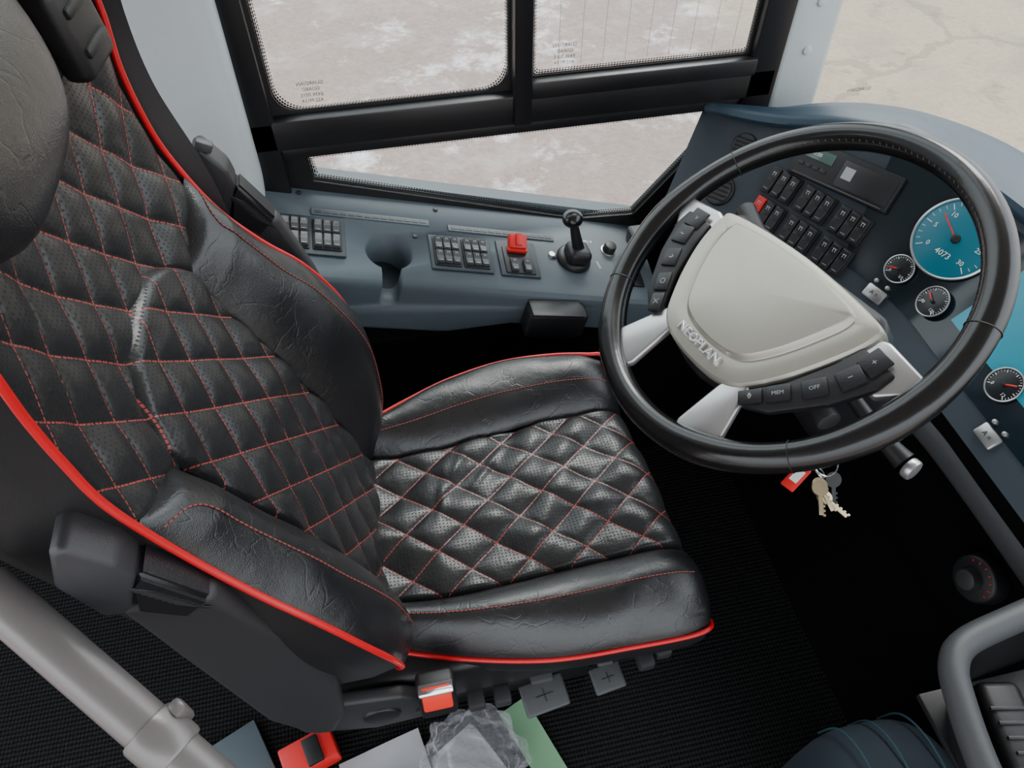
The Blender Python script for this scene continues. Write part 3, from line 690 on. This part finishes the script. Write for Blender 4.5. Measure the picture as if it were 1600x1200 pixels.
bm = bmesh.new(); bx(bm, .036, .028, .016, XN @ T(.324, .112, .020) @ rx(.45), .003, 2); bx(bm, .012, .024, .004, XN @ T(.324, .110, .030) @ rx(.45), .001); bx(bm, .040, .008, .008, XN @ T(.324, .098, .012), .002)
add('safety_cover', fin(bm, 'safety_cover', REDP), p_, label='red flip-up switch cover')
for (s0, s1, t) in ((-.056, .160, .157), (.196, .414, .150)):
    bm = bmesh.new(); X0 = XN @ T((s0+s1)/2, t, .001); bx(bm, s1-s0, .016, .004, X0, .0018, 2)
    for i in range(14): bx(bm, (s1-s0)/18, .006, .002, X0 @ T((i-6.5)*(s1-s0)/14.6, 0, .0018), 0, mi=1)
    add('air_slot', fin(bm, 'air_slot', [BLU2, BLK]), con, label='long narrow demister air slot')
for (s, t) in ((-.076, .200), (.177, .196), (.129, .119), (.405, .10), (.46, .198)):
    cyl('screw', .0045, .0045, .004, XN @ T(s, t, .002), BLK2, con, .001, 16)
bm = bmesh.new(); cy(bm, .007, .006, .006, XN @ T(.400, .104, .003), 24); add('lock_barrel', fin(bm, 'lock_barrel', SIL2), con)
cyl('rotary_knob', .014, .012, .018, XN @ T(.532, .132, .009), BLK, con, .002, label='small black rotary knob with silver ring')
cyl('knob_ring', .016, .016, .003, XN @ T(.532, .132, .001), SIL2, con, .0005)
box('small_switch', .04, .05, .006, XN @ T(.57, .065, .002), SWB, con, .002)
text('console_marking', '(R) ◊', .010, XN @ T(.490, .152, .0006), WHT, con, .0001)
text('console_marking', 'PARK', .008, XN @ T(.500, .09, .0006) @ rz(-1.3), WHT, con, .0001)
# brake lever
XL = XN @ T(.446, .098, 0)
lv = cyl('parking_brake_lever', .037, .033, .014, XL @ T(0, 0, .007), BLK, con, .004, label='black parking brake lever with round knob')
bm = bmesh.new(); bx(bm, .046, .050, .030, XL @ T(0, -.004, .024) @ rx(-.2), .010, 3); add('lever_boot', fin(bm, 'lever_boot', BLK), lv)
B0 = XL @ V((0, 0, .03))
sweep('lever_stem', [B0, B0+V((-.008, .000, .035)), B0+V((-.014, .002, .066))], .0095, BLK, lv, n=12, rf=lambda t: 1.3-.5*t)
bm = bmesh.new(); bmesh.ops.create_uvsphere(bm, u_segments=24, v_segments=16, radius=.020)
for v in bm.verts: v.co = V((v.co.x, v.co.y, v.co.z*.8))+B0+V((-.016, .003, .074))
add('lever_knob', fin(bm, 'lever_knob', RIMM, ang=180), lv, label='round black knob')
# ashtray
at = box('ash_tray', .118, .045, .062, frame((.288, .966, .545), (1, 0, -.24), (0, 1, 0)), BLK, con, .008, 3, label='black flip-down ash tray')
box('ash_tray_lid', .104, .044, .006, frame((.290, .960, .579), (1, 0, -.24), (0, 1, 0)), SWB, at, .002)
box('door_latch_block', .05, .05, .04, T(.50, 1.10, .60), BLK, con, .008, 3)

# ------------------------------------------------------------------ room shell
def quadbox(name, x0, x1, y0, y1, z0, z1, mt, bev=0, kind='structure', parent=None, **k):
    return box(name, x1-x0, y1-y0, z1-z0, T((x0+x1)/2, (y0+y1)/2, (z0+z1)/2), mt, parent, bev, kind=kind, **k)
quadbox('floor', -1.6, 2.0, -1.25, 1.25, -.04, 0, CARP)
quadbox('wall_left', -1.6, 1.9, 1.23, 1.27, -.04, .50, WALLD)
quadbox('wall_lining', -.4, 1.0, .99, 1.03, 0, .53, WALLD)
quadbox('wall_rear_left', -1.6, -.36, 1.16, 1.22, .5, 2.1, PIL)
quadbox('ceiling', -1.6, 1.3, -1.25, 1.27, 2.15, 2.2, CEI)
prism('footwell_shade_board', [(.74, .0), (.95, .0), (.95, .55), (.90, .55), (.86, .30), (.76, .03)], .90, XZ(.99), WALLD, None, kind='structure')  # added black toe board, stands in for the dashboard's shadow over the footwell carpet
# pillars
prism('trim_1', [(-.40, .70), (-.222, .70), (-.205, .73), (-.196, .80), (-.190, 1.1), (-.19, 2.15), (-.42, 2.15)], .09, XZ(1.235), PIL, None, .018, 4, kind='structure')
prism('trim_2', [(.752, .70), (.86, .70), (.852, .9), (.842, 1.2), (.835, 2.15), (.745, 2.15), (.748, 1.0)], .06, XZ(1.245), PIL, None, .014, 4, kind='structure')
for z in (.915, 1.0, 1.09):
    cyl('trim_3', .009, .008, .006, frame((.800, 1.184, z), (1, 0, 0), (0, 0, 1)), PIL, None, .002, 20, kind='structure')
# window frame
def ringmesh(name, outer, inner, y0, y1, mt, **k):
    bm = bmesh.new(); n = len(outer)
    A = [[bm.verts.new((x, y, z)) for x, z in L] for L, y in ((outer, y0), (inner, y0), (inner, y1), (outer, y1))]
    for a in range(4):
        P_, Q_ = A[a], A[(a+1) % 4]
        for j in range(n): bm.faces.new((P_[j], P_[(j+1) % n], Q_[(j+1) % n], Q_[j]))
    return add(name, fin(bm, name, mt, smooth=False), None, kind='structure', **k)
quadbox('window_frame', -.205, -.156, 1.175, 1.215, .60, 2.0, FRM, .004)
quadbox('window_rail', -.20, .745, 1.175, 1.215, .838, .892, FRM, .004)
quadbox('window_ledge', -.20, .745, 1.182, 1.215, .816, .840, FRM, .004)
quadbox('window_divider', .252, .284, 1.165, 1.215, .84, 2.0, FRM, .004)
quadbox('window_post', .692, .75, 1.175, 1.215, .60, 2.0, FRM, .004)
quadbox('window_slide', .284, .70, 1.17, 1.19, .885, .916, FRM, .003)
outer = [(-.205, .82), (-.205, .70), (.36, .56), (.52, .54), (.75, .60), (.75, .82)]
inner = [(-.120, .818), (-.116, .764), (.391, .600), (.515, .592), (.678, .795), (.692, .818)]
ringmesh('window_surround', outer, inner, 1.190, 1.215, FRM)
def rrect(x0, x1, z0, z1, r, n=8):
    P = []
    for cx, cz, a0 in ((x1-r, z1-r, 0), (x0+r, z1-r, pi/2), (x0+r, z0+r, pi), (x1-r, z0+r, 1.5*pi)):
        for i in range(n+1): a = a0+i*pi/2/n; P.append((cx+r*math.cos(a), cz+r*math.sin(a)))
    return P
def frit(name, outer, inner, y):
    bm = bmesh.new(); uvl = bm.loops.layers.uv.new('UVMap'); n = len(outer)
    A = [bm.verts.new((x, y, z)) for x, z in outer]; B = [bm.verts.new((x, y, z)) for x, z in inner]; L = [0]
    for j in range(n): p, q = inner[j], inner[(j+1) % n]; L.append(L[-1]+math.hypot(p[0]-q[0], p[1]-q[1]))
    W = [math.hypot(a[0]-b[0], a[1]-b[1]) for a, b in zip(outer, inner)]
    for j in range(n):
        k = (j+1) % n; f = bm.faces.new((A[j], A[k], B[k], B[j]))
        for lp, w in zip(f.loops, ((L[j], W[j]), (L[j+1], W[k]), (L[j+1], 0), (L[j], 0))): lp[uvl].uv = w
    add(name, fin(bm, name, FRT, smooth=False), None, kind='structure')
frit('window_frit', rrect(-.17, .26, .88, 1.9, .03), rrect(-.141, .242, .904, 1.88, .045), 1.198)
frit('window_frit', rrect(.28, .70, .90, 1.9, .002), rrect(.295, .682, .928, 1.88, .01), 1.192)
prism('window_frit', [(.262, .87), (.262, .935), (.246, .92), (.232, .905), (.21, .898), (.20, .87)], .001, XZ(1.2), FRM, None, kind='structure')
def inset(P, d):
    out = []; n = len(P)
    for i in range(n):
        a, b, c = V(P[i-1]), V(P[i]), V(P[(i+1) % n]); e, f = (b-a).normalized(), (c-b).normalized()
        n1 = V((-e.y, e.x)); n2 = V((-f.y, f.x)); m_ = (n1+n2); m_ = m_/max(.3, m_.dot(n1))
        out.append((b.x+m_.x*d, b.y+m_.y*d))
    return out
frit('window_frit', inner, inset(inner, .013), 1.198)
for nm, x0, x1, z0, z1, y in (('window_1', -.17, .27, .86, 1.95, 1.2), ('window_2', .27, .71, .88, 1.95, 1.195), ('window_3', -.12, .70, .59, .83, 1.2), ('window_4', .85, 1.5, .6, 1.95, 1.22)):
    bm = bmesh.new(); bx(bm, x1-x0, .002, z1-z0, T((x0+x1)/2, y, (z0+z1)/2)); add(nm, fin(bm, nm, GLS, smooth=False), None, kind='structure')
XM = M(((-1, 0, 0, 0), (0, 0, -1, 1.1965), (0, 1, 0, 0), (0, 0, 0, 1)))
for (x, z, dy) in ((-.085, .925, 0), (.345, .948, -.005)):
    for i, s in enumerate(('GUARDIAN', 'GUARD', 'E43R 0015', 'AS2 M114')):
        text('window_etching', s, .0085, T(x, dy, z+.018-i*.010) @ XM, BLK, None, .0001, kind='structure')
text('window_etching', 'GUARDIAN', .010, T(.965, .02, .805) @ XM, BLK, None, .0001, kind='structure')
bm = bmesh.new()
for i in range(9): bx(bm, .0007, .0007, .9, T(.335+i*.040, 1.1935, 1.38))
add('window_heating_wires', fin(bm, 'window_heating_wires', GMK, smooth=False), None, kind='structure')
# ground outside
bm = bmesh.new(); bmesh.ops.create_grid(bm, x_segments=1, y_segments=1, size=30, matrix=T(0, 10, -.9)); add('ground', fin(bm, 'ground', GND), None, kind='structure')

# ------------------------------------------------------------------ grab pole
pole = empty('handrail', (-.16, .13, 0), 'grey painted metal handrail with a clamp joint', 'handrail')
D_ = V((.134, -.137, -.089)).normalized(); pc = V((-.236, .211, .938))
sweep('rail_tube', [pc-D_*.178, pc-D_*.10, pc+D_*.075, pc+D_*.11+V((.0, 0, -.03)), V((-.165, .135, .80)), V((-.165, .135, .4)), V((-.165, .135, .0))], .0190, POLE, pole, n=24)
cyl('clamp_joint', .0230, .0230, .035, frame(pc+D_*.005, D_.cross(V((0, 0, 1))), D_.cross(D_.cross(V((0, 0, 1))))), POLE, pole, .004)
box('clamp_lug', .012, .014, .026, T(*(pc+V((.018, .014, .004)))) @ rz(.7), POLE, pole, .004)

# ------------------------------------------------------------------ corner tray and fabric seat
tray = empty('centre_console_tray', (.65, .05, 0), 'grey framed storage tray beside the driver area', 'console')
TP = [V((.515, -.05, .70)), V((.522, .07, .70)), V((.540, .15, .70)), V((.556, .185, .70)), V((.585, .204, .70)), V((.65, .216, .70)), V((.725, .227, .70))]
sweep('tray_frame', TP, .016, GRY, tray, n=14, label='thick grey rounded frame')
def wallt(a, b):
    P = catmull(TP, 6); p = P[int(round(a*(len(P)-1)))]; return V((p.x+.02*b, p.y-.03*b, p.z*(1-b)+.60*b))
patch('tray_wall', wallt, 36, 4, BLK, tray, ang=180)
box('tray_bottom', .18, .30, .01, T(.64, .03, .605), BLK, tray, .002)
box('tray_pedestal', .04, .16, .60, T(.715, .03, .30), BLK, tray, .01)
hs = box('handset', .05, .10, .03, T(.605, .115, .655) @ rz(-.2), BLK, tray, .01, 3, label='black handset')
for i in range(4): box('handset_rib', .04, .004, .004, T(.605, .085+i*.016, .671) @ rz(-.2), BLK2, hs, .001)
cu = empty('fabric_seat', (.58, .06, .0), 'dark navy fabric seat cushion with teal piping lines', 'seat')
bm = bmesh.new(); bmesh.ops.create_uvsphere(bm, u_segments=40, v_segments=24, radius=1)
for v in bm.verts: v.co = V((.58, .03, .22))+V((.110*sg(v.co.x, .6), .185*sg(v.co.y, .6), .225*sg(v.co.z, .45)))
add('cushion', fin(bm, 'cushion', NAVY, ang=180), cu)
for k_ in (.53, .58, .63): sweep('piping', [V((k_, -.1, .446)), V((k_, 0, .4465)), V((k_, .10, .4435)), V((k_, .160, .436)), V((k_, .200, .40)), V((k_, .213, .33))], .0015, TEAL, cu, n=8)

# ------------------------------------------------------------------ items under the seat
def sheet(name, cx, cy_, cz, w, l, a, mt, lab, cat, bend=.01, tilt=(0, 0)):
    bm = bmesh.new(); X0 = T(cx, cy_, cz) @ rz(a) @ rx(tilt[0]) @ ry(tilt[1])
    n = 14; grid_bm(bm, lambda u, v: X0 @ V(((u-.5)*w, (v-.5)*l, bend*math.sin(3*u+2)*math.sin(4*v))), n, n)
    bmesh.ops.solidify(bm, geom=list(bm.faces), thickness=.003)
    return add(name, fin(bm, name, mt, ang=60), None, label=lab, cat=cat)
sheet('green_folder', .135, .33, .012, .060, .24, .35, GREEN, 'pale green cardboard folder lying on the floor', 'folder', .004)
sheet('paper_sheet', -.155, .335, .012, .16, .18, .2, PAPER, 'white printed papers lying under the seat', 'paper', .006)
sheet('paper_sheet', -.14, .31, .030, .11, .08, -.3, PAPER, 'small folded white leaflet on top of papers', 'paper', .004)
sheet('paper_sheet', .0, .335, .004, .11, .16, .5, PAPER, 'white paper lying beneath a clear plastic bag', 'paper', .002)
bm = bmesh.new(); bmesh.ops.create_icosphere(bm, subdivisions=5, radius=1)
for v in bm.verts:
    c = v.co.copy(); k_ = 1+.14*math.sin(5*c.x+3*c.y)*math.sin(4*c.y+5*c.z)+.06*math.sin(13*c.z+11*c.x)+.05*math.sin(17*c.y+6*c.x)
    v.co = V((.005, .355, .048))+V((.090*c.x*k_, .088*c.y*k_, .034*c.z*k_))
add('plastic_bag', fin(bm, 'plastic_bag', PLB, ang=25), None, label='crumpled clear plastic bag under the seat', cat='bag')
rb = empty('red_box', (-.30, .43, 0), 'small red and black box on the floor', 'box')
box('box_body', .10, .06, .05, T(-.30, .43, .027) @ rz(.3), REDP, rb, .004); box('box_lid', .03, .05, .01, T(-.29, .43, .055) @ rz(.3), BLK, rb, .002)
bk2 = empty('booklet', (-.44, .44, 0), 'blue-grey booklet lying on the floor', 'booklet')
box('cover', .14, .12, .012, T(-.45, .44, .01) @ rz(.4), BLU2, bk2, .002); box('pages', .13, .115, .009, T(-.449, .439, .010) @ rz(.4), PAPER, bk2, .001)

# ------------------------------------------------------------------ light
w = bpy.data.worlds.new('overcast'); bpy.context.scene.world = w; w.use_nodes = True; nt = w.node_tree
bg = nt.nodes['Background']; tc = nt.nodes.new('ShaderNodeTexCoord'); sp = nt.nodes.new('ShaderNodeSeparateXYZ'); nt.links.new(tc.outputs['Generated'], sp.inputs[0])
cr = nt.nodes.new('ShaderNodeValToRGB'); cr.color_ramp.elements[0].position = .35; cr.color_ramp.elements[0].color = (.35, .35, .36, 1); cr.color_ramp.elements[1].position = .7; cr.color_ramp.elements[1].color = (.88, .94, 1, 1)
mr = nt.nodes.new('ShaderNodeMath'); mr.operation = 'MULTIPLY_ADD'; mr.inputs[1].default_value = .5; mr.inputs[2].default_value = .5
nt.links.new(sp.outputs[2], mr.inputs[0]); nt.links.new(mr.outputs[0], cr.inputs[0]); nt.links.new(cr.outputs[0], bg.inputs[0]); bg.inputs[1].default_value = 3.3
s = bpy.data.lights.new('sun', 'SUN'); s.energy = 3.4; s.angle = .5; s.color = (1, .97, .93); so = bpy.data.objects.new('sun', s); COL.objects.link(so); so.rotation_euler = V((-.45, -.75, -1.0)).to_track_quat('-Z', 'Y').to_euler()
